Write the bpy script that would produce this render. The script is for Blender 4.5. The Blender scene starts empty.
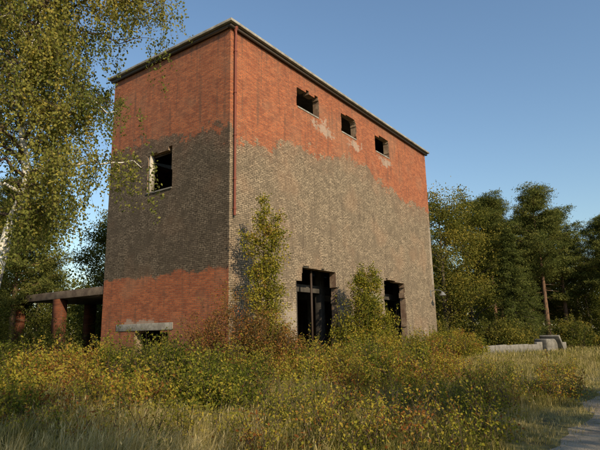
import bpy, math
import numpy as np
from mathutils import Matrix, Vector
rng=np.random.default_rng(7)
scene=bpy.context.scene
COL=scene.collection

# ---------------------------------------------------------------- node helpers
def new_mat(name):
    m=bpy.data.materials.new(name);m.use_nodes=True
    nt=m.node_tree;nt.nodes.clear()
    out=nt.nodes.new('ShaderNodeOutputMaterial')
    return m,nt,out
class G:
    def __init__(s,nt): s.nt=nt;s.L=nt.links
    def put(s,inp,v):
        if hasattr(v,'is_output'): s.L.new(v,inp)
        elif v is not None:
            if isinstance(v,(tuple,list)) and len(v)==3 and inp.type=='RGBA': v=(*v,1)
            inp.default_value=v
    def m(s,op,a,b=None,c=None,clamp=False):
        n=s.nt.nodes.new('ShaderNodeMath');n.operation=op;n.use_clamp=clamp
        s.put(n.inputs[0],a)
        if b is not None: s.put(n.inputs[1],b)
        if c is not None: s.put(n.inputs[2],c)
        return n.outputs[0]
    def mix(s,f,a,b,bt='MIX'):
        n=s.nt.nodes.new('ShaderNodeMix');n.data_type='RGBA';n.blend_type=bt
        s.put(n.inputs[0],f);s.put(n.inputs[6],a);s.put(n.inputs[7],b);return n.outputs[2]
    def noise(s,vec,scale,detail=3,rough=.55,out=0):
        n=s.nt.nodes.new('ShaderNodeTexNoise')
        if vec is not None: s.put(n.inputs['Vector'],vec)
        n.inputs['Scale'].default_value=scale;n.inputs['Detail'].default_value=detail;n.inputs['Roughness'].default_value=rough
        return n.outputs[out]
    def ramp(s,f,pts,interp='LINEAR'):
        n=s.nt.nodes.new('ShaderNodeValToRGB');r=n.color_ramp;r.interpolation=interp
        while len(r.elements)<len(pts): r.elements.new(.5)
        for e,(p,c) in zip(r.elements,pts):
            e.position=p;e.color=(*c,1) if isinstance(c,(tuple,list)) else (c,c,c,1)
        s.put(n.inputs[0],f);return n.outputs[0]
    def sep(s,v):
        n=s.nt.nodes.new('ShaderNodeSeparateXYZ');s.put(n.inputs[0],v);return n.outputs
    def comb(s,x,y,z=0.0):
        n=s.nt.nodes.new('ShaderNodeCombineXYZ');s.put(n.inputs[0],x);s.put(n.inputs[1],y);s.put(n.inputs[2],z);return n.outputs[0]
    def coord(s,w='Object'):
        return s.nt.nodes.new('ShaderNodeTexCoord').outputs[w]
    def ss(s,v,a,b):
        n=s.nt.nodes.new('ShaderNodeMapRange');n.interpolation_type='SMOOTHSTEP'
        s.put(n.inputs[0],v);s.put(n.inputs[1],a);s.put(n.inputs[2],b);return n.outputs[0]
    def bump(s,h,dist,strength=1.0):
        n=s.nt.nodes.new('ShaderNodeBump');s.put(n.inputs['Height'],h);n.inputs['Distance'].default_value=dist;n.inputs['Strength'].default_value=strength
        return n.outputs[0]
    def principled(s,out,col,rough=.9,normal=None,spec=.2):
        p=s.nt.nodes.new('ShaderNodeBsdfPrincipled')
        s.put(p.inputs['Base Color'],col);s.put(p.inputs['Roughness'],rough);p.inputs['Specular IOR Level'].default_value=spec
        if normal is not None: s.put(p.inputs['Normal'],normal)
        s.L.new(p.outputs[0],out.inputs[0]);return p

def leaf_mat(name,stops,transl=.35,rough=.55,spec=.25):
    m,nt,out=new_mat(name);g=G(nt)
    a=nt.nodes.new('ShaderNodeAttribute');a.attribute_name='tint'
    c=g.ramp(a.outputs['Fac'],stops)
    p=nt.nodes.new('ShaderNodeBsdfDiffuse')
    g.put(p.inputs[0],c)
    t=nt.nodes.new('ShaderNodeBsdfTranslucent')
    g.put(t.inputs[0],g.mix(1.0,c,(1.0,1.0,.6),'MULTIPLY'))
    mx=nt.nodes.new('ShaderNodeMixShader');mx.inputs[0].default_value=transl
    nt.links.new(p.outputs[0],mx.inputs[1]);nt.links.new(t.outputs[0],mx.inputs[2]);nt.links.new(mx.outputs[0],out.inputs[0])
    return m

# ---------------------------------------------------------------- mesh helpers
def make_mesh(name,V,F,mats,tint=None,midx=None,smooth=False):
    V=np.asarray(V,np.float32).reshape(-1,3);F=np.asarray(F,np.int32)
    me=bpy.data.meshes.new(name);k=F.shape[1]
    me.vertices.add(len(V));me.vertices.foreach_set('co',V.ravel())
    me.loops.add(F.size);me.loops.foreach_set('vertex_index',F.ravel())
    me.polygons.add(len(F));me.polygons.foreach_set('loop_start',np.arange(0,F.size,k,dtype=np.int32))
    me.polygons.foreach_set('loop_total',np.full(len(F),k,np.int32))
    for m in mats: me.materials.append(m)
    if midx is not None: me.polygons.foreach_set('material_index',np.asarray(midx,np.int32))
    if smooth: me.polygons.foreach_set('use_smooth',np.ones(len(F),bool))
    if tint is not None:
        at=me.attributes.new('tint','FLOAT','FACE');at.data.foreach_set('value',np.asarray(tint,np.float32))
    me.update(calc_edges=True)
    return me
def obj(name,me,parent=None,loc=(0,0,0),rot=0,sc=(1,1,1)):
    o=bpy.data.objects.new(name,me);COL.objects.link(o);o.location=loc;o.rotation_euler=(0,0,rot);o.scale=sc
    if parent: o.parent=parent
    return o
def empty(name,loc=(0,0,0),rot=0):
    o=bpy.data.objects.new(name,None);COL.objects.link(o);o.location=loc;o.rotation_euler=(0,0,rot);o.empty_display_size=.5;return o

class Acc:
    """accumulates quads"""
    def __init__(s): s.V=[];s.F=[];s.T=[];s.M=[];s.n=0
    def add(s,V,F,t,m):
        V=np.asarray(V,float).reshape(-1,3);F=np.asarray(F)
        s.V.append(V);s.F.append(F+s.n);s.n+=len(V)
        s.T.append(np.broadcast_to(np.asarray(t,float),(len(F),)).copy());s.M.append(np.full(len(F),m))
    def mesh(s,name,mats):
        return make_mesh(name,np.concatenate(s.V),np.concatenate(s.F),mats,np.concatenate(s.T),np.concatenate(s.M))
    def tube(s,P,R,sides=6,m=0,t=.5,wob=0):
        P=np.asarray(P,float);R=np.asarray(R,float);n=len(P)
        T=np.gradient(P,axis=0);T/=np.linalg.norm(T,axis=1,keepdims=True)+1e-9
        up=np.where(np.abs(T[:,2:3])>.9,np.array([[1.,0,0]]),np.array([[0,0,1.]]))
        if np.abs(T[0,2])>.7: up=np.tile([[1.,0,0]],(n,1))
        A=np.cross(T,up);A/=np.linalg.norm(A,axis=1,keepdims=True)+1e-9;B=np.cross(T,A)
        th=np.arange(sides)*2*np.pi/sides
        Rr=R[:,None]*(1+wob*rng.normal(size=(n,sides)))
        V=P[:,None]+Rr[...,None]*(np.cos(th)[None,:,None]*A[:,None]+np.sin(th)[None,:,None]*B[:,None])
        i=np.arange(n-1)[:,None]*sides;j=np.arange(sides)[None];j2=(j+1)%sides
        F=np.stack([i+j,i+j2,i+sides+j2,i+sides+j],-1).reshape(-1,4)
        s.add(V,F,t,m)
    def leaves(s,P,L,W,t,m=1,flat=0.0,dirs=None,dj=.6):
        P=np.asarray(P,float);n=len(P)
        if n==0:return
        a=rng.normal(size=(n,3))
        if dirs is not None: a=dirs+dj*a
        a/=np.linalg.norm(a,axis=1,keepdims=True)+1e-9
        nn=rng.normal(size=(n,3));nn[:,2]+=flat*2
        b=np.cross(nn,a);b/=np.linalg.norm(b,axis=1,keepdims=True)+1e-9
        L=(np.broadcast_to(L,(n,))*rng.uniform(.65,1.3,n))[:,None]/2;W=(np.broadcast_to(W,(n,))*rng.uniform(.7,1.25,n))[:,None]/2
        V=np.stack([P-a*L,P+b*W-a*L*.15,P+a*L,P-b*W-a*L*.15],1)
        F=np.arange(4*n).reshape(n,4);s.add(V.reshape(-1,3),F,t,m)
def bez(p0,p1,p2,n=8):
    t=np.linspace(0,1,n)[:,None];p0,p1,p2=map(np.asarray,(p0,p1,p2))
    return (1-t)**2*p0+2*t*(1-t)*p1+t*t*p2
def box(x0,x1,y0,y1,z0,z1):
    V=[(x,y,z) for z in(z0,z1) for y in(y0,y1) for x in(x0,x1)]
    F=[(0,2,3,1),(4,5,7,6),(0,1,5,4),(2,6,7,3),(0,4,6,2),(1,3,7,5)]
    return V,F
def box_obj(name,b,mat,parent=None,bev=.01,rot=0,loc=(0,0,0)):
    V,F=box(*b);me=make_mesh(name,V,F,[mat]);o=obj(name,me,parent,loc,rot)
    if bev:
        md=o.modifiers.new('bevel','BEVEL');md.width=bev;md.segments=2
    return o

# ---------------------------------------------------------------- camera
f,pitch,roll=522.5527,.2085,-.0205
Fv=Vector((0,math.cos(pitch),math.sin(pitch)));R0=Vector((1,0,0));U0=R0.cross(Fv)
Rv=math.cos(roll)*R0+math.sin(roll)*U0;Uv=-math.sin(roll)*R0+math.cos(roll)*U0
cd=bpy.data.cameras.new('camera');cd.sensor_width=36;cd.lens=36*f/600;cd.clip_end=2000;cd.clip_start=.1
cam=bpy.data.objects.new('camera',cd);COL.objects.link(cam)
M=Matrix((Rv,Uv,-Fv)).transposed().to_4x4();M.translation=(0,0,1.6);cam.matrix_world=M
scene.camera=cam

# ---------------------------------------------------------------- light
AZ,EL=math.radians(146),math.radians(29)
w=bpy.data.worlds.new('World');scene.world=w;w.use_nodes=True
nt=w.node_tree;bg=nt.nodes['Background'];sky=nt.nodes.new('ShaderNodeTexSky');sky.sky_type='NISHITA'
sky.sun_disc=False;sky.sun_elevation=EL;sky.sun_rotation=AZ;sky.air_density=1.45;sky.dust_density=.4;sky.ozone_density=4.0
nt.links.new(sky.outputs[0],bg.inputs[0]);bg.inputs[1].default_value=.15
sd=bpy.data.lights.new('sun','SUN');sd.energy=5;sd.angle=math.radians(.5);sd.color=(1,.83,.57)
so=bpy.data.objects.new('sun',sd);COL.objects.link(so)
sv=Vector((math.sin(AZ)*math.cos(EL),math.cos(AZ)*math.cos(EL),math.sin(EL)))
so.rotation_euler=sv.to_track_quat('Z','Y').to_euler();so.location=(20,-30,30)
scene.view_settings.view_transform='Standard';scene.view_settings.look='None';scene.view_settings.exposure=0

# ---------------------------------------------------------------- materials
def brick_mat(name,axis,bpts,L,band=None,tan=((.42,.325,.22),(.29,.225,.155)),patches=(),dark=1.0,rm=1.0):
    m,nt,out=new_mat(name);g=G(nt)
    co=g.sep(g.coord());u=co[axis];z=co[2]
    uv=g.comb(u,z)
    def brick(c1,c2,mo,ms=.011):
        n=nt.nodes.new('ShaderNodeTexBrick');g.put(n.inputs['Vector'],uv)
        for k,v in (('Color1',c1),('Color2',c2),('Mortar',mo)): n.inputs[k].default_value=(*v,1)
        n.inputs['Scale'].default_value=1;n.inputs['Mortar Size'].default_value=ms;n.inputs['Mortar Smooth'].default_value=.15
        n.inputs['Bias'].default_value=0;n.inputs['Brick Width'].default_value=.27;n.inputs['Row Height'].default_value=.085
        return n
    q=lambda *c: tuple(x*rm for x in c)
    red=brick(q(.50,.145,.058),q(.30,.078,.036),q(.24,.15,.095),.012)
    tn=brick(tan[0],tan[1],tuple(x*.30 for x in tan[1]),.013)
    n1=g.noise(uv,.35,3);n2=g.noise(uv,2.2,4,.65);n3=g.noise(g.comb(g.m('MULTIPLY',u,1.6),g.m('MULTIPLY',z,7.0)),1.6,3,.6)
    n4=g.noise(uv,11,2,.7);n5=g.noise(uv,.9,4,.7)
    rc=g.mix(g.m('MULTIPLY',g.ss(n2,.42,.70),.6),red.outputs[0],q(.19,.065,.038))
    rc=g.mix(g.m('MULTIPLY',g.ss(n3,.5,.72),.45),rc,q(.52,.21,.095))
    rc=g.mix(g.m('MULTIPLY',g.ss(n4,.50,.74),.7),rc,q(.11,.048,.034))
    rc=g.mix(g.m('MULTIPLY',g.ss(n5,.54,.68),.4),rc,q(.17,.085,.055))
    rc=g.mix(g.m('MULTIPLY',g.ss(n1,.5,.66),.25),rc,q(.33,.21,.13))
    hi=tuple(min(1,x*1.25) for x in tan[0]);lo=tuple(x*.5 for x in tan[1]);vlo=tuple(x*.22 for x in tan[1])
    tc=g.mix(g.m('MULTIPLY',g.ss(n3,.45,.7),.45),tn.outputs[0],hi)
    tc=g.mix(g.m('MULTIPLY',g.ss(n2,.46,.66),.7),tc,lo)
    tc=g.mix(g.m('MULTIPLY',g.ss(n4,.46,.64),.78),tc,vlo)
    tc=g.mix(g.m('MULTIPLY',g.ss(n5,.49,.60),.62),tc,tuple(x*.55 for x in tan[1]))
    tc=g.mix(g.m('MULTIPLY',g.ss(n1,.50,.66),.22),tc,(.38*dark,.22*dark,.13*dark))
    un=g.m('DIVIDE',u,L,clamp=True)
    zb=g.ramp(un,[(p/L,(h/20)) for p,h in bpts])
    row=g.m('SNAP',z,.085);uc=g.m('SNAP',u,.135)
    jag=g.noise(g.comb(uc,row),.8,5,.72)
    zj=g.m('ADD',z,g.m('MULTIPLY',g.m('SUBTRACT',jag,.5),4.2))
    dz=g.m('SUBTRACT',zj,g.m('MULTIPLY',zb,20))
    isred=g.m('ADD',g.m('MULTIPLY',g.ss(dz,-.10,.12),.74),g.m('MULTIPLY',g.ss(dz,-1.6,1.2),.26))
    if band:
        zj2=g.m('ADD',z,g.m('MULTIPLY',g.m('SUBTRACT',jag,.5),1.2))
        isred=g.m('MAXIMUM',isred,g.ss(zj2,band+.08,band-.08))
    col=g.mix(isred,tc,rc)
    pm=None
    for (pu,pz,ru,rz) in patches:
        d=g.m('SQRT',g.m('ADD',g.m('POWER',g.m('DIVIDE',g.m('SUBTRACT',u,pu),ru),2.0),g.m('POWER',g.m('DIVIDE',g.m('SUBTRACT',z,pz),rz),2.0)))
        v=g.m('SUBTRACT',1.0,d);pm=v if pm is None else g.m('MAXIMUM',pm,v)
    if pm is not None:
        pn=g.noise(g.comb(uc,row),1.8,5,.75)
        pk=g.ss(g.m('ADD',g.m('MULTIPLY',pm,.42),pn),.69,.80)
        col=g.mix(g.m('MULTIPLY',pk,.65),col,g.mix(n4,(.38,.31,.24),(.44,.38,.31)))
    st=g.noise(g.comb(g.m('MULTIPLY',u,3.0),g.m('MULTIPLY',z,.18)),1.5,3,.6)
    col=g.mix(g.m('MULTIPLY',g.ss(st,.5,.72),.5),col,(.10,.075,.055))
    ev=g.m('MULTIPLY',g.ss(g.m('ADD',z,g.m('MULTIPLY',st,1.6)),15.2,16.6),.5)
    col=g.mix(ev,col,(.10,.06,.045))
    foot_tone=g.m('MULTIPLY',g.ss(g.m('ADD',z,g.m('MULTIPLY',n2,2.5)),4.0,1.2),.55)
    col=g.mix(foot_tone,col,(.11,.09,.07))  # brick colour darkens towards the foot of the wall
    g.principled(out,col,.92,g.bump(g.m('SUBTRACT',1.0,tn.outputs['Fac']),.012,.8),.15)
    return m
RB=[(0,10.4),(2.2,10.1),(4.3,11.0),(7,11.1),(9.8,12.0),(12.8,11.6),(17,10.6),(22,10.7)]
LB=[(0,10.5),(1.5,10.9),(3.2,10.8),(5.4,11.2),(8.58,11.2)]
mR=brick_mat('brick_sunlit_wall',0,RB,22.05,None,patches=[(7.4,12.9,1.9,.9),(11.0,12.9,1.6,.7),(15.0,12.9,1.8,.7),(20.3,.9,2.8,1.6),(4.2,2.2,1.2,2.0),(12.6,3.6,1.2,1.6),(21.9,7,.5,5)])
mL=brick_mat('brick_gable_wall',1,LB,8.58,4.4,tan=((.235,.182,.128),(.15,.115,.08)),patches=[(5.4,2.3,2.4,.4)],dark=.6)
def concrete(name,a=(.30,.28,.25),b=(.18,.165,.145)):
    m,nt,out=new_mat(name);g=G(nt);c=g.coord()
    n=g.noise(c,2.0,5,.65);n2=g.noise(c,16,3,.7)
    col=g.mix(g.ss(n,.35,.65),a,b);col=g.mix(g.m('MULTIPLY',g.ss(n2,.5,.75),.5),col,(.09,.08,.065))
    g.principled(out,col,.9,g.bump(n2,.015,.7),.2);return m
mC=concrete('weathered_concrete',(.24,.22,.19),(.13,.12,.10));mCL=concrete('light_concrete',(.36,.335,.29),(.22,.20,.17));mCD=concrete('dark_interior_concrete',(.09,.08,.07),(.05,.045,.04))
mCan=concrete('rust_stained_concrete',(.17,.13,.095),(.09,.065,.05))
mRev=concrete('plastered_reveal',(.34,.25,.17),(.18,.11,.075))
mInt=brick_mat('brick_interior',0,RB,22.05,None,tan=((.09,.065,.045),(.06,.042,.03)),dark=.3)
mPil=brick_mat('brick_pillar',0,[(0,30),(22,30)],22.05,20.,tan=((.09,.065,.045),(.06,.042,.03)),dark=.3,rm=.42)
def simple(name,c,rough=.6,metal=0):
    m,nt,out=new_mat(name);g=G(nt);n=g.noise(g.coord(),9,4,.7)
    col=g.mix(n,c,tuple(x*.5 for x in c));p=g.principled(out,col,rough,g.bump(n,.003,.5),.3);p.inputs['Metallic'].default_value=metal;return m
mPipe=simple('rusty_red_pipe',(.26,.07,.04));mRust=simple('rusty_steel',(.07,.045,.03));mLamp=simple('lamp_enamel',(.25,.25,.24),.4)
mTar=simple('roof_felt',(.05,.05,.05),.95);mFrame=simple('pale_window_frame',(.62,.56,.46),.7)

def bark(name,a,b,birch=False):
    m,nt,out=new_mat(name);g=G(nt);c=g.coord();s=g.sep(c)
    if birch:
        n=g.noise(g.comb(g.m('MULTIPLY',s[0],2.0),g.m('MULTIPLY',s[1],2.0),g.m('MULTIPLY',s[2],14.0)),1.6,4,.65)
        n2=g.noise(c,2.2,4,.6)
        k=g.m('MAXIMUM',g.ss(n,.58,.66),g.m('MULTIPLY',g.ss(n2,.58,.68),.8));col=g.mix(k,a,b)
    else:
        n=g.noise(g.comb(g.m('MULTIPLY',s[0],9.0),g.m('MULTIPLY',s[1],9.0),g.m('MULTIPLY',s[2],1.6)),1.5,4,.7);col=g.mix(g.ss(n,.35,.65),a,b)
    g.principled(out,col,.85,g.bump(n,.02,.6),.2);return m
mBirch=bark('birch_bark',(.68,.64,.56),(.08,.065,.055),True);mTwig=bark('twig_bark',(.11,.075,.05),(.06,.042,.03))
mBark=bark('grey_bark',(.14,.11,.085),(.06,.048,.038));mPineB=bark('pine_bark',(.24,.13,.075),(.09,.06,.04))

Lbirch=leaf_mat('birch_leaves',[(0,(.085,.105,.024)),(.45,(.20,.21,.05)),(.8,(.33,.30,.075)),(1,(.46,.36,.08))],.45)
Lgreen=leaf_mat('broadleaf_leaves',[(0,(.040,.055,.015)),(.4,(.115,.125,.028)),(.75,(.21,.19,.042)),(1,(.33,.25,.05))],.4)
Lpine=leaf_mat('pine_needles',[(0,(.042,.055,.016)),(.5,(.105,.12,.032)),(1,(.20,.19,.05))],.2)
Lbram=leaf_mat('thicket_leaves',[(0,(.050,.068,.014)),(.35,(.15,.165,.026)),(.60,(.34,.295,.042)),(.84,(.43,.32,.05)),(.94,(.34,.19,.05)),(1,(.26,.10,.03))],.4)
Lred=leaf_mat('russet_leaves',[(0,(.09,.085,.02)),(.35,(.21,.14,.038)),(.7,(.29,.13,.045)),(1,(.30,.09,.038))],.35)
Lgrass=leaf_mat('dry_grass_blades',[(0,(.06,.07,.018)),(.35,(.19,.175,.045)),(.65,(.36,.285,.105)),(1,(.54,.44,.23))],.3,.7,.15)

# ---------------------------------------------------------------- ground and path
m,nt,out=new_mat('meadow_ground');g=G(nt);c=g.coord()
n=g.noise(c,.12,4);n2=g.noise(c,1.7,5,.7)
col=g.mix(g.ss(n,.35,.65),(.12,.115,.036),(.19,.16,.065));col=g.mix(g.ss(n2,.4,.7),col,(.075,.065,.034))
g.principled(out,col,.95,g.bump(n2,.06,.8),.05);mG=m
gx=np.concatenate([np.linspace(-600,-60,12),np.linspace(-50,70,61),np.linspace(80,600,12)])
gy=np.concatenate([np.linspace(-200,-30,6),np.linspace(-20,90,56),np.linspace(100,900,14)])
X,Y=np.meshgrid(gx,gy);nx,ny=len(gx),len(gy)
I=(np.arange(ny-1)[:,None]*nx+np.arange(nx-1)[None]);Fq=np.stack([I,I+1,I+nx+1,I+nx],-1).reshape(-1,4)
obj('ground',make_mesh('ground',np.stack([X,Y,0*X],-1),Fq,[mG]))
dP=np.array([.584,.812]);nP=np.array([.812,-.584])
P0=np.array([3.15,7.6])
m,nt,out=new_mat('gravel_path');g=G(nt);c=g.coord()
n=g.noise(c,1.1,5,.65);vo=nt.nodes.new('ShaderNodeTexVoronoi');vo.inputs['Scale'].default_value=40;g.put(vo.inputs[0],c)
n3=g.noise(c,40,3,.7);n5=g.noise(c,4,4,.7)
sc=nt.nodes.new('ShaderNodeSeparateColor');nt.links.new(vo.outputs['Color'],sc.inputs[0])
col=g.mix(g.ss(n,.38,.62),(.36,.29,.20),(.22,.17,.115));col=g.mix(g.m('MULTIPLY',sc.outputs[0],.35),col,(.40,.35,.27));col=g.mix(g.m('MULTIPLY',g.ss(n3,.5,.7),.5),col,(.10,.085,.065))
col=g.mix(g.m('MULTIPLY',g.ss(n5,.54,.66),.7),col,(.13,.12,.05))
g.principled(out,col,.95,g.bump(g.m('ADD',g.m('MULTIPLY',vo.outputs[0],-.5),n3),.02,.8),.1)
t=np.linspace(-20,120,281);e1=.22*np.sin(t*.7)+.12*np.sin(t*1.9+1)+.05*np.sin(t*5.3);e2=.2*np.sin(t*.5+2)
A=P0+dP*t[:,None]+nP*e1[:,None];B=P0+dP*t[:,None]+nP*(3.6+e2)[:,None]
V=np.concatenate([np.c_[A,np.full(len(t),.004)],np.c_[B,np.full(len(t),.004)]]);i=np.arange(len(t)-1)
obj('gravel_path',make_mesh('gravel_path',V,np.stack([i,i+len(t),i+len(t)+1,i+1],-1),[m]))
def path_d(xy):
    return (xy-P0)@nP

# ---------------------------------------------------------------- building
CX,CY,TH=-2.9535,21.2626,.6233
LX,LY,H=22.05,8.58,15.42
bld=empty('brick_industrial_building',(CX,CY,0),math.pi/2-TH)
def wall(name,axis,pos,inner,L,holes,mat,z1=H):
    us=sorted({0.,L,*[h[0] for h in holes],*[h[1] for h in holes]});zs=sorted({0.,z1,*[h[2] for h in holes],*[h[3] for h in holes]})
    nu,nz=len(us)-1,len(zs)-1
    hole=np.zeros((nu,nz),bool)
    for i in range(nu):
        for j in range(nz):
            uc=(us[i]+us[i+1])/2;zc=(zs[j]+zs[j+1])/2
            hole[i,j]=any(h[0]<uc<h[1] and h[2]<zc<h[3] for h in holes)
    V=[];F=[];Mi=[]
    def P(u,d,z): return (u,d,z) if axis==0 else (d,u,z)
    def q(a,b,c,d,mi):
        n=len(V);V.extend([a,b,c,d]);F.append((n,n+1,n+2,n+3));Mi.append(mi)
    for i in range(nu):
        for j in range(nz):
            if hole[i,j]:continue
            a,b,c,d=us[i],us[i+1],zs[j],zs[j+1]
            q(P(a,pos,c),P(b,pos,c),P(b,pos,d),P(a,pos,d),0)
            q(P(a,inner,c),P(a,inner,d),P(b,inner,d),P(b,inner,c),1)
            if i>0 and hole[i-1,j]: q(P(a,pos,c),P(a,pos,d),P(a,inner,d),P(a,inner,c),2)
            if i<nu-1 and hole[i+1,j]: q(P(b,pos,c),P(b,pos,d),P(b,inner,d),P(b,inner,c),2)
            if j>0 and hole[i,j-1]: q(P(a,pos,c),P(b,pos,c),P(b,inner,c),P(a,inner,c),2)
            if j<nz-1 and hole[i,j+1]: q(P(a,pos,d),P(b,pos,d),P(b,inner,d),P(a,inner,d),2)
    return obj(name,make_mesh(name,V,F,[mat,mInt,mRev],midx=Mi),bld)
def ragged(h,amp=.14,step=.17,bottom=False):
    u0,u1,z0,z1=h;out=[h];z=z0
    while z<z1-.05:
        s=step*rng.choice([1,2,3])
        zz=min(z+s,z1)
        for side in (0,1):
            a=amp*rng.choice([0,0,.5,1,1])
            if a>0: out.append((u0-a,u0,z,zz) if side==0 else (u1,u1+a,z,zz))
        z=zz
    u=u0
    while u<u1-.05:
        s=.27*rng.choice([1,2]);uu=min(u+s,u1);a=.085*rng.choice([0,0,1,2])
        if a>0: out.append((u,uu,z1,z1+a))
        if bottom:
            a=.085*rng.choice([0,1,1,3])
            if a>0: out.append((u,uu,z0-a,z0))
        u=uu
    return out
hr=[]
for a,b in ((5.05,7.0),(9.45,11.15),(13.72,15.65)): hr+=ragged((a,b,13.33,14.38),.08,.085*2,False)
hr+=[(4.64,5.24,.0,4.2)]+ragged((5.24,8.25,0.,4.88),.12)+ragged((13.88,16.75,0.,4.85),.12)
wall('sunlit_wall',0,0.,.4,LX,hr,mR)
hl=ragged((3.72,5.45,8.5,10.38),.06,.17)+ragged((3.6,5.85,.7,1.86),.10)
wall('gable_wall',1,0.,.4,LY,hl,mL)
wall('rear_wall',0,LY,LY-.4,LX,[],mR);wall('far_gable_wall',1,LX,LX-.4,LY,[],mL)
box_obj('roof_slab',(-.28,LX+.28,-.30,LY+.3,H+.002,H+.13),mCL,bld,.012)
box_obj('roof_felt',(-.2,LX+.2,-.22,LY+.22,H+.132,H+.16),mTar,bld,0)
box_obj('eave_shadow_strip',(-.16,LX+.16,-.16,-.005,H-.16,H),mRust,bld,0)  # dark strip added under the slab as the eave's shadow line
box_obj('eave_shadow_strip_gable',(-.16,-.005,-.003,LY+.16,H-.16,H),mRust,bld,0)  # the same added shadow line along the gable eave
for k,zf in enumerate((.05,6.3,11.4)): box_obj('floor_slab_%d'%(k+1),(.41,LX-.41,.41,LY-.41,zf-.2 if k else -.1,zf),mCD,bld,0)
k=0
for x in (4.0,6.3,8.9,12.6,15.6,18.8):
    for y in (1.5,5.0):
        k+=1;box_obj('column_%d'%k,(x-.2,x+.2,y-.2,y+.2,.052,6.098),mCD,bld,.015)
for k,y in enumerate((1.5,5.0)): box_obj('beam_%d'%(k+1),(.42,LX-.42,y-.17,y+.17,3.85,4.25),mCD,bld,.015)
box_obj('door_lintel',(5.0,8.5,.06,.36,4.895,5.15),mC,bld,0)
box_obj('gable_lintel',(-.035,.3,3.3,7.35,1.96,2.28),mCL,bld,.015)
box_obj('gable_window_sill',(-.05,.38,3.66,5.5,8.42,8.498),mC,bld,.01)
def bar(name,b,mat=mRust): return box_obj(name,b,mat,bld,0)
bar('gable_window_frame_left',(.04,.30,5.32,5.44,8.5,10.37),mFrame);bar('gable_window_frame_top',(.22,.27,3.75,5.31,10.30,10.36),mRust)
for k,(a,b) in enumerate(((5.1,6.95),(9.5,11.1),(13.77,15.6))):
    box_obj('window_sill_%d'%(k+1),(a-.05,b+.05,-.03,.38,13.235,13.325),mCL,bld,.01)
bar('door_frame_post',(6.35,6.45,.30,.38,.06,4.87))
ac=Acc();pts=[(.22,-.10,15.35),(.22,-.13,15.0),(.22,-.11,14.6)]+[(.22,-.11,z) for z in np.linspace(14,6.6,8)]
ac.tube(pts,[.055]*len(pts),10,0);ac.tube([(.22,-.1,15.15),(.22,-.1,15.38)],[.06,.13],10,0)
for z in (14.2,12.2,10.2,8.2,6.9): ac.tube([(.22,-.11,z-.04),(.22,-.11,z+.04)],[.072,.072],10,0);ac.tube([(.22,-.11,z),(.22,.0,z)],[.015,.015],5,0)
obj('drainpipe',ac.mesh('drainpipe',[mPipe]),bld)
ac=Acc();ac.tube(bez((21.2,0,4.5),(21.2,-.5,4.8),(21.2,-.9,4.5),8),[.03]*8,6,0);ac.tube([(21.2,-.9,4.5),(21.2,-.92,4.42),(21.2,-.93,4.22)],[.05,.12,.26],12,0);ac.tube([(21.2,-.93,4.225),(21.2,-.93,4.15)],[.08,.02],10,0)
ac.tube([(21.2,-.03,4.2),(21.2,-.03,4.65)],[.05,.05],6,0)
obj('wall_lamp',ac.mesh('wall_lamp',[mLamp]),bld)
lt=empty('concrete_canopy',(CX,CY,0),math.pi/2-TH)
V,F=box(.3,5.5,LY+.02,LY+9.5,3.95,4.2);obj('canopy_slab',make_mesh('canopy_slab',V,F,[mCan]),lt)
box_obj('canopy_edge_beam',(.05,.297,LY+.02,LY+9.5,3.82,4.24),mCan,lt,.03)
k=0
for y in (4.4,8.9):
    for x in (.28,5.0):
        k+=1;ob=box_obj('brick_pillar_%d'%k,(x-.26,x+.26,LY+y-.3,LY+y+.3,0,3.815 if x<1 else 3.945),mPil,lt,0)
# ---------------------------------------------------------------- concrete wall remains, right
cw=empty('low_concrete_wall',(12.7,38.2,0),math.radians(38))
x=0
for k in range(8):
    L=rng.uniform(1.1,1.9);hh=rng.uniform(.55,.68)+.05*(k==5)
    o=box_obj('slab_%d'%(k+1),(0,L,-.14,.14,-.05,hh),mC,cw,.03,rng.uniform(-.03,.03),(x,0,0));o.rotation_euler[1]=rng.uniform(-.02,.02);x+=L+.02
cb=empty('concrete_block_ruin',(20.0,43.8,0),math.radians(30))
box_obj('base',(-.9,.5,-.6,.6,-.05,.95),mC,cb,.12)
o=box_obj('leaning_slab',(-.1,.1,-.8,.8,0,1.5),mC,cb,.03,.2,(.9,0,-.05));o.rotation_euler[1]=-.6

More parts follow.
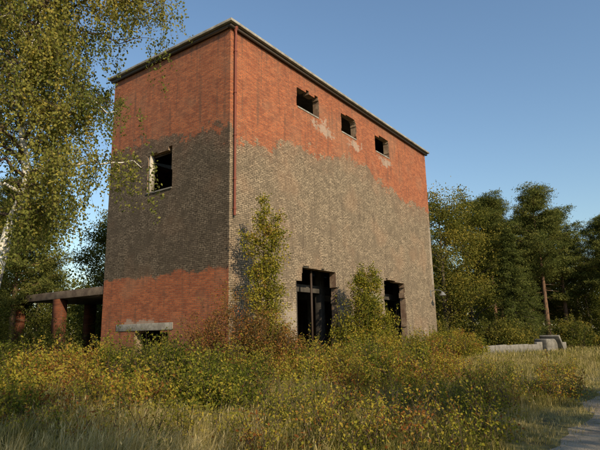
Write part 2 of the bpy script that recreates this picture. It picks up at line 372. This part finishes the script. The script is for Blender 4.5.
# ---------------------------------------------------------------- birch
def clump(ac,c,s,n,L,W,tc,tj=.15,flat=.5,m=1):
    P=c+rng.normal(size=(n,3))*s
    hz=np.clip((P[:,2]-c[2])/(np.mean(s)*2.5),-1,1)
    ac.leaves(P,L,W,np.clip(tc+tj*rng.normal(size=n)+.08*hz,0,1),m,flat)
def birch(trunk,rad,seed,nl=34,reach=4.2,zlo=4.6,strand=1.0,rightbias=0.0,leaf=.062,dens=1.0):
    global rng
    old=rng;rng=np.random.default_rng(seed)
    ac=Acc();T=np.array(trunk,float)
    tt=np.linspace(0,len(T)-1,60);idx=np.arange(len(T))
    P=np.stack([np.interp(tt,idx,T[:,k]) for k in range(3)],1)
    for _ in range(3): P[1:-1]=(P[:-2]+P[1:-1]*2+P[2:])/4
    R=np.interp(np.linspace(0,1,60),np.linspace(0,1,len(rad)),rad)
    ac.tube(P,R,12,0,wob=.03)
    ztop=P[-1,2]
    def strands(base,n,jit,ln,tc):
        for _ in range(n):
            s=base+rng.normal(size=3)*jit*np.array([1,1,.6]);l=ln*rng.uniform(.3,1.3)*strand
            tx=np.interp(s[2]-l*.5,P[:,2],P[:,0])
            # foliage is thinned in front of the lower stem so the trunk shows
            if s[1]<13.2 and abs(s[0]-tx)<.55 and s[2]<11 and rng.uniform()<.85: continue
            k=6;dr=rng.normal(size=2)*.16
            q=np.linspace(0,1,k);C=np.stack([s[0]+dr[0]*q*l+.05*np.sin(q*5+s[0]),s[1]+dr[1]*q*l,s[2]+.12*q*l-l*q**1.25],1)
            ac.tube(C,np.linspace(.005,.002,k),3,2)
            nlf=int(dens*22*l)+8;u=rng.uniform(0,1,nlf)
            pp=np.stack([np.interp(u,q,C[:,i]) for i in range(3)],1)+rng.normal(size=(nlf,3))*.06
            d=np.tile([0,0,-1.],(nlf,1))
            ac.leaves(pp,leaf,leaf*.78,np.clip(tc+.14*rng.normal(size=nlf),0,1),1,0,d,.9)
    for i in range(nl):
        h=zlo+(ztop-zlo-.3)*((i+rng.uniform(0,1))/nl);b=np.array([np.interp(h,P[:,2],P[:,k]) for k in range(3)])
        az=i*2.4+rng.normal()*.4;fr=(h-zlo)/(ztop-zlo)
        ln=reach*(1-.5*fr**2.4)*rng.uniform(.6,1.0)
        if math.cos(az)>0: ln*=1+rightbias
        if .12<fr<.5 and math.cos(az)>0.1: ln*=.80
        if math.sin(az)<-.15 and fr<.75: ln*=.5
        if fr<.5 and math.cos(az)>0: ln=min(ln,(-4.25-b[0])/max(.05,math.cos(az)))
        d=np.array([math.cos(az),math.sin(az),0]);rise=rng.uniform(.3,.65)*ln*(1 if fr<.8 else 1.3)
        if fr<.15: rise*=.4
        C=bez(b,b+d*ln*.5+[0,0,rise],b+d*ln+[0,0,rise*.5],12);C[3:]+=rng.normal(size=(9,3))*.07
        ac.tube(C,np.linspace(.06*(1-.5*fr),.010,12),6,0 if i%4==0 else 2)
        tc0=rng.uniform(.35,.85)
        for j in range(3,12):
            if rng.uniform()<.12: continue
            nb=1 if j<6 else 2
            for _ in range(nb):
                sd=np.clip(rng.normal(size=3),-1.3,1.3)*.5;sd[2]=abs(sd[2])*.5;e=C[j]+sd*rng.uniform(.4,1.2)
                if e[2]<9 and e[0]>-4.0: e[0]=-4.0-rng.uniform(0,.4)
                ac.tube(bez(C[j],(C[j]+e)/2+[0,0,.15],e,5),np.linspace(.014,.005,5),4,2)
                strands(e,int(rng.integers(3,7)),.2,1.35,np.clip(tc0+.12*rng.normal(),0,1))
    rng=old
    return ac
tr=[(-8.3,13.2,-.1),(-8.0,13.1,1.2),(-7.70,13,2.46),(-7.55,13,3.7),(-7.3,13,4.8),(-7.0,13,5.5),(-7.25,13,6.6),(-7.4,13,7.8),(-7.35,13,9.25),(-7.1,13,10.5),(-6.9,13.1,12),(-6.8,13.1,14.2)]
ac=birch(tr,[.20,.17,.15,.14,.13,.115,.10,.09,.075,.055,.035,.015],3,56,3.95,4.5,1.0,.10,.08,1.1)
obj('birch_tree',ac.mesh('birch_tree',[mBirch,Lbirch,mTwig]))

# ---------------------------------------------------------------- generic trees
def broadleaf(h,w,seed,nc=110,per=230,L=.15,base=.18,tlo=.25,thi=.75,mats=None,shape=1.0):
    global rng
    old=rng;rng=np.random.default_rng(seed);ac=Acc()
    k=14;q=np.linspace(0,1,k);P=np.stack([.25*np.sin(q*3+seed)*q,.25*np.cos(q*2.3+seed)*q,q*h*.93],1)
    ac.tube(P,np.linspace(.018*h,.02,k)*(1+.5*np.exp(-q*18)),8,0,wob=.05)
    cz=h*(base+(1-base)/2);rz=h*(1-base)/2
    ph=rng.uniform(0,6.28,6)
    for i in range(nc):
        u=rng.normal(size=3);u/=np.linalg.norm(u);r=rng.uniform(.35,1)**.45
        az=math.atan2(u[1],u[0]);lob=1+.22*math.sin(3*az+ph[0]+3*u[2])+.16*math.sin(5*az+ph[1]-4*u[2])+.1*rng.normal()
        wz=w*(1-.35*max(u[2],0)*shape)
        c=np.array([u[0]*wz*r*lob,u[1]*wz*r*lob,cz+u[2]*rz*r*(1+.06*rng.normal())])
        hh=max(h*.12,c[2]-rng.uniform(.3,.6)*math.hypot(c[0],c[1])-.5);b=np.array([np.interp(hh,P[:,2],P[:,j]) for j in range(3)])
        if i%2==0: ac.tube(bez(b,(b+c)/2+[0,0,.3],c,6),np.linspace(.012*h*.35,.012,6),4,0)
        s=np.array([.55,.55,.38])*rng.uniform(.5,1.2)*w/2.6
        clump(ac,c,s,int(per*rng.uniform(.5,1.3)),L,L*.7,rng.uniform(tlo,thi),.13,.6)
    rng=old
    return ac.mesh('broadleaf_tree',mats or [mBark,Lgreen])
def pine(h,w,seed,base=.42,L=.24):
    global rng
    old=rng;rng=np.random.default_rng(seed);ac=Acc()
    k=16;q=np.linspace(0,1,k);P=np.stack([.35*np.sin(q*2.5+seed)*q,.3*np.cos(q*2+seed)*q,q*h],1)
    ac.tube(P,np.linspace(.017*h,.03,k),8,0,wob=.05)
    for i in range(10):
        hh=h*rng.uniform(.12,base);b=np.array([np.interp(hh,P[:,2],P[:,j]) for j in range(3)]);az=rng.uniform(0,6.28)
        e=b+np.array([math.cos(az),math.sin(az),rng.uniform(-.3,.1)])*rng.uniform(.6,1.6);ac.tube(bez(b,(b+e)/2,e,4),[.03,.025,.015,.006],4,0)
    nl=48
    for i in range(nl):
        fr=i/nl;hh=h*(base+(1-base)*fr);b=np.array([np.interp(hh,P[:,2],P[:,j]) for j in range(3)])
        az=i*2.4+rng.normal()*.5;ln=w*(math.sin(min(1,(fr+.22)*1.15)*math.pi*.82)**.7 if fr<.85 else .42)*rng.uniform(.5,1.15)
        d=np.array([math.cos(az),math.sin(az),0]);C=bez(b,b+d*ln*.5+[0,0,.1*ln],b+d*ln+[0,0,.38*ln],8)
        ac.tube(C,np.linspace(.05,.012,8),5,0)
        for j in range(2,8):
            for _ in range(2):
                c=C[j]+rng.normal(size=3)*[.35,.35,.12]
                clump(ac,c,np.array([.33,.33,.14])*rng.uniform(.6,1.2),85,L,.055,rng.uniform(.25,.9),.15,.2)
    rng=old
    return ac.mesh('pine_tree',[mPineB,Lpine])
def spruce(h,w,seed,L=.2):
    global rng
    old=rng;rng=np.random.default_rng(seed);ac=Acc()
    ac.tube([(0,0,z) for z in np.linspace(0,h,10)],np.linspace(.015*h,.01,10),8,0)
    nl=95
    for i in range(nl):
        fr=i/nl;hh=h*(.07+.92*fr);az=i*2.4+rng.normal()*.3;ln=w*(1-fr)**.85*rng.uniform(.6,1.15)+.1
        d=np.array([math.cos(az),math.sin(az),0]);C=bez((0,0,hh),d*ln*.5+[0,0,hh+.03*ln],d*ln+[0,0,hh-.22*ln],6);ac.tube(C,np.linspace(.03,.008,6),4,0)
        for j in range(1,6): clump(ac,C[j]+rng.normal(size=3)*.08,np.array([.25,.25,.11])*(.5+.6*(1-fr)),70,L,.05,rng.uniform(.15,.6),.12,.2)
    rng=old
    return ac.mesh('spruce_tree',[mBark,Lpine])
bl=[broadleaf(14.8,3.4,11,110,220,.17,.10,.40,.9),broadleaf(14.5,2.9,12,100,220,.17,.08,.25,.75),broadleaf(13,3.6,13,110,220,.18,.1,.2,.65)]
pn=[pine(15.5,3.5,21),pine(14.5,3.4,22,.3)]
sp=spruce(11,2.6,31)
def put(name,me,x,y,s=1,r=None,sz=None):
    return obj(name,me,None,(x,y,-.03),rng.uniform(0,6.28) if r is None else r,(s,s,sz or s))
put('broadleaf_tree',bl[0],12.8,47.5,1.0);put('broadleaf_tree',bl[1],16.2,50.5,1.08);put('pine_tree',pn[1],19.3,53,1.05);put('broadleaf_tree',bl[2],11,53,1.0)
put('spruce_tree',sp,18.9,47,1.0);put('spruce_tree',sp,22.2,51.5,.8)
put('pine_tree',pn[0],24.4,53,1.02);put('pine_tree',pn[1],29.8,60,1.05);put('pine_tree',pn[0],33,57,.88);put('pine_tree',pn[1],27,62,1.05);put('pine_tree',pn[0],21.5,57,1.0)
put('pine_tree',pn[1],37,62,.95);put('broadleaf_tree',bl[2],35,55,.85);put('broadleaf_tree',bl[1],22,60,.95);put('broadleaf_tree',bl[2],29,66,1.0);put('broadleaf_tree',bl[0],40,60,.9)
put('broadleaf_tree',bl[2],31.5,54,.5);put('broadleaf_tree',bl[1],36.5,64,.8);put('broadleaf_tree',bl[2],33.5,62,.75)
for x in (14,19,24.5,28,32.5,37,41.5,46): put('broadleaf_tree',bl[1 if x%2 else 2],x,68+rng.uniform(-2,4),rng.uniform(.8,1.0))
for x,y in ((-13,52),(-19,50),(-24,48),(-31,46),(-35,40),(-29,37)): put('broadleaf_tree',bl[2],x,y,rng.uniform(.65,.85))
# behind the building, left side
put('pine_tree',pn[1],-17,31,.78);put('broadleaf_tree',bl[2],-21,36,.95);put('broadleaf_tree',bl[1],-14,38,.8);put('pine_tree',pn[0],-25,33,.8);put('broadleaf_tree',bl[0],-27,42,.9);put('spruce_tree',sp,-12,36,.85);put('broadleaf_tree',bl[2],-18,25.5,.6);put('broadleaf_tree',bl[2],-15,45,.9);put('broadleaf_tree',bl[1],-14.5,24,.42)
# behind the photographer (they shade the foreground)
put('broadleaf_tree',bl[1],12.6,-3.0,.86,1.0);put('broadleaf_tree',bl[2],4.0,-7.2,1.05,2.0);put('pine_tree',pn[1],17.5,-1.5,.8,0)

# distant treeline
ac=Acc()
for i in range(300):
    a=rng.uniform(-1.0,1.05);D=rng.uniform(80,118);x,y=math.sin(a)*D,math.cos(a)*D
    hh=rng.uniform(8,14)
    for j in range(7):
        c=np.array([x+rng.normal()*1.8,y+rng.normal()*1.8,hh*rng.uniform(.02,.95)])
        clump(ac,c,np.array([1.5,1.5,1.1]),36,.65,.5,rng.uniform(.1,.5),.1,.5,0)
obj('distant_treeline',ac.mesh('distant_treeline',[Lgreen]))

# ---------------------------------------------------------------- shrubs
def shrub(ac,x,y,r,h,n,L,tc,tj=.15,stems=10,shoots=8,mi=1):
    b=np.array([x,y,0.])
    for i in range(stems):
        az=rng.uniform(0,6.28);e=b+[math.cos(az)*r*rng.uniform(.3,.9),math.sin(az)*r*rng.uniform(.3,.9),h*rng.uniform(.6,.95)]
        ac.tube(bez(b,b+(e-b)*[.3,.3,.7],e,6),np.linspace(.010 if r>.55 else .006,.003,6),4,0)
    nc=max(6,int(n/60))
    for i in range(nc):
        u=rng.normal(size=3);u[2]=abs(u[2]);u/=np.linalg.norm(u);q=rng.uniform(.5,1)
        c=b+[u[0]*r*q,u[1]*r*q,h*(.12+.88*u[2]*q)*rng.uniform(.75,1.12)]
        clump(ac,c,np.array([.17,.17,.13])*(.6+.5*r),int(n/nc),L,L*.62,np.clip(tc+.18*rng.normal(),0,.97),tj,.9,mi)
    for i in range(shoots):
        az=rng.uniform(0,6.28);q=rng.uniform(.1,.95);s=b+[math.cos(az)*r*q,math.sin(az)*r*q,h*.7*(1-.4*q)]
        e=s+[rng.normal()*.22,rng.normal()*.22,rng.uniform(.25,.95)*(.6+.3*h)]
        C=bez(s,(s+e)/2+[.05,0,.1],e,6);ac.tube(C,np.linspace(.007,.002,6),3,0)
        k=26;u=rng.uniform(.1,1,k);P=np.stack([np.interp(u,np.linspace(0,1,6),C[:,j]) for j in range(3)],1)+rng.normal(size=(k,3))*.05
        ac.leaves(P,L*.9,L*.5,np.clip(tc+.05+.15*rng.normal(size=k),0,1),mi,.3)
ac=Acc()
for i in range(200):
    y=rng.uniform(0,1)**.85*10.7+9.7;u=rng.uniform(0,1)
    xl=-.80*y;xr=(-2.2+(y-9.7)*1.15) if y<14.2 else 2.9+(y-14.2)*.45
    x=xl+u*(xr-xl)
    r=rng.uniform(.45,.95);h=rng.uniform(.65,1.45)*(1.0 if y>13 else .62)*(1.22 if (x<-4 and y>14) else 1.0)
    shrub(ac,x,y,r,h,int(1050*r),.08,float(np.clip(.53+.22*math.sin(x*.9+y*.5)+.18*rng.normal(),.08,.9)))
for i in range(52):
    t=rng.uniform(0,24);o=rng.uniform(.8,4.5);x=CX+.584*t+.812*o;y=CY+.812*t-.584*o
    shrub(ac,x,y,rng.uniform(.5,1.0),rng.uniform(.9,1.8),800,.09,rng.uniform(.3,.85))
obj('bramble_thicket',ac.mesh('bramble_thicket',[mTwig,Lbram]))
ac=Acc()
for x,y,r,h,n in ((-2.6,19.3,1.3,3.2,4400),(-1.6,19.6,1.1,2.6,3000),(-3.4,19.0,.9,2.3,2200),(-.6,20.2,.8,1.9,1600)): shrub(ac,x,y,r,h,n,.085,.45,.24,16,34)
obj('russet_shrub',ac.mesh('russet_shrub',[mTwig,Lred]))
def sapling(x,y,h,w,seed,nb=30,leaf=.09,tc=.6,per=60,mats=None,bush=None,stems=4,fan=.25):
    global rng
    old=rng;rng=np.random.default_rng(seed);ac=Acc()
    for s in range(stems):
        hh=h*(1-.22*abs(s-(stems-1)/2)/(stems/2)-.05*rng.uniform());q=np.linspace(0,1,10);dx=fan*w*(s-(stems-1)/2)+.1*rng.normal();dy=rng.normal()*.2*w
        P=np.stack([x+dx*q+.1*np.sin(q*4+s),y+abs(dy)*-.4*q,hh*q],1);ac.tube(P,np.linspace(.045,.006,10),5,0)
        for i in range(nb):
            fr=rng.uniform(.12,1);b=np.array([np.interp(fr,q,P[:,k]) for k in range(3)]);az=rng.uniform(0,6.28);ln=w*(1.05-fr*.65)*rng.uniform(.3,1.0)
            e=b+[math.cos(az)*ln,-abs(math.sin(az))*ln*.8 if bush is None else math.sin(az)*ln*.8,ln*.7];C=bez(b,b+[math.cos(az)*ln*.5,(e[1]-b[1])*.5,ln*.15],e,5);ac.tube(C,np.linspace(.012,.003,5),3,0)
            u=rng.uniform(.2,1,per);pp=np.stack([np.interp(u,np.linspace(0,1,5),C[:,k]) for k in range(3)],1)+rng.normal(size=(per,3))*.12
            ac.leaves(pp,leaf,leaf*.6,np.clip(tc+.12*rng.normal()+.16*rng.normal(size=per),0,.97),1,.3)
    if bush:
        for (bx,by,br,bh,bn) in bush: shrub(ac,bx,by,br,bh,bn,leaf,tc,.16,12,30)
    rng=old
    return ac.mesh('sapling',mats or [mTwig,Lbram])
obj('willow_sapling',sapling(-1.35,20.9,7.2,1.2,5,38,.10,.55,56,stems=5,fan=.22))
obj('willow_sapling',sapling(3.3,27.0,5.4,1.4,6,32,.11,.46,80,bush=[(3.2,26.9,1.4,4.1,6600),(2.2,26.4,1.0,2.7,2600),(4.2,27.4,.9,3.0,2400)]))
ac=Acc()
for i in range(50):
    px=rng.uniform(.22,.64);y=rng.uniform(44,54);x=px*y+rng.normal()*.5
    if abs(px-.46)<.04 and y<52: continue
    shrub(ac,x,y,rng.uniform(1.0,2.0),rng.uniform(1.4,3.4),1200,.16,rng.uniform(.25,.8),.15,6,8)
for i in range(26):
    y=rng.uniform(25,36);x=-rng.uniform(.42,.64)*y;shrub(ac,x,y,rng.uniform(1,1.7),rng.uniform(1.3,2.6),1000,.12,rng.uniform(.15,.65),.15,6,8)
obj('undergrowth',ac.mesh('undergrowth',[mTwig,Lgreen]))

# ---------------------------------------------------------------- grass
def grass(n,xy,h,wd,tint,lean=.35):
    n=len(xy);az=rng.uniform(0,6.28,n);ld=rng.normal(.6,1.4,n);ln=np.abs(rng.normal(size=n))*lean*h
    sd=np.stack([np.cos(az),np.sin(az),0*az],1)*(wd/2)[:,None];b=np.c_[xy,np.zeros(n)-.02]
    ldv=np.stack([np.cos(ld)*ln,np.sin(ld)*ln,0*ln],1)
    mid=b+ldv*.3+np.c_[0*h,0*h,h*.6];tip=b+ldv+np.c_[0*h,0*h,h*(1-.3*np.minimum(1,ln/h))]
    V=np.stack([b-sd,b+sd,mid-sd*.75,mid+sd*.75,tip-sd*.12,tip+sd*.12],1).reshape(-1,3)
    i=np.arange(n)[:,None]*6;F=np.concatenate([i+[[0,1,3,2]],i+[[2,3,5,4]]],0)
    return V,F,np.concatenate([tint,tint]),tip
def clumpy(x,y,s):
    return .5+.25*np.sin(x*1.3*s+2*np.sin(y*.7*s))+.25*np.sin(y*1.7*s+1.5*np.sin(x*1.1*s+1))
def scatter(n,y0,y1,xl,xr,p=1.5):
    y=y0+(y1-y0)*rng.uniform(0,1,n)**p;x=xl*y+(xr-xl)*y*rng.uniform(0,1,n)
    return np.stack([x,y],1)
def tussock(n,y0,y1,xl,xr,nt_,spread):
    c=scatter(nt_,y0,y1,xl,xr,1.1);k=rng.integers(0,nt_,n);s=rng.uniform(.5,1.5,nt_)[k]
    return c[k]+rng.normal(size=(n,2))*spread*s[:,None]
ac=Acc()
def addgrass(xy,hm,wd,tmean,lean=.6):
    pd=path_d(xy);keep=(pd<.02+.25*rng.normal(size=len(xy)))|(pd>3.7)
    lx=(xy[:,0]-CX)*.584+(xy[:,1]-CY)*.812;ly=-(xy[:,0]-CX)*.812+(xy[:,1]-CY)*.584
    keep&=~((lx>-.1)&(lx<LX+.1)&(ly>-.1)&(ly<LY+.1))
    xy=xy[keep];c=clumpy(xy[:,0],xy[:,1],1);edge=np.clip((-path_d(xy))/2.0,.2,1);edge=np.where(path_d(xy)>3,.4,edge)
    h=hm*(.35+.85*c)*rng.uniform(.35,1.3,len(xy))*edge
    t=np.clip(tmean+.34*(clumpy(xy[:,0]+7,xy[:,1]+3,.6)-.5)*2*.7+.22*rng.normal(size=len(xy)),0,1)
    V,F,T,tip=grass(len(xy),xy,h,np.full(len(xy),wd)*rng.uniform(.6,1.4,len(xy)),t,lean);ac.add(V,F,T,0)
    k=rng.uniform(size=len(xy))<.04;k&=(h>hm*.6)
    tp=tip[k];
    for j in range(3): ac.leaves(tp-[0,0,.03*j]+rng.normal(size=tp.shape)*.008,.07,.014,np.full(len(tp),.9),0,0,np.tile([0,0,1.],(len(tp),1)),.3)
addgrass(scatter(75000,5.5,14,-.75,.75,1.2),.36,.008,.42)
addgrass(tussock(65000,5.5,14,-.75,.75,420,.16),.62,.008,.58,.7)
addgrass(scatter(45000,13,30,-.65,.75,1.2),.34,.014,.48)
addgrass(tussock(32000,13,30,-.65,.75,500,.28),.50,.013,.60,.7)
addgrass(scatter(50000,28,60,-.7,.8,1.2),.34,.035,.50)
obj('meadow_grass',ac.mesh('meadow_grass',[Lgrass]))
ac=Acc()
for i in range(300):
    y=rng.uniform(7.0,22);x=rng.uniform(-.62,.5)*y
    if path_d(np.array([x,y]))>-.6: continue
    shrub(ac,x,y,rng.uniform(.15,.5),rng.uniform(.2,.6),200,.055,rng.uniform(.2,.95),.15,4,7)
obj('meadow_weeds',ac.mesh('meadow_weeds',[mTwig,Lbram]))
print('done')
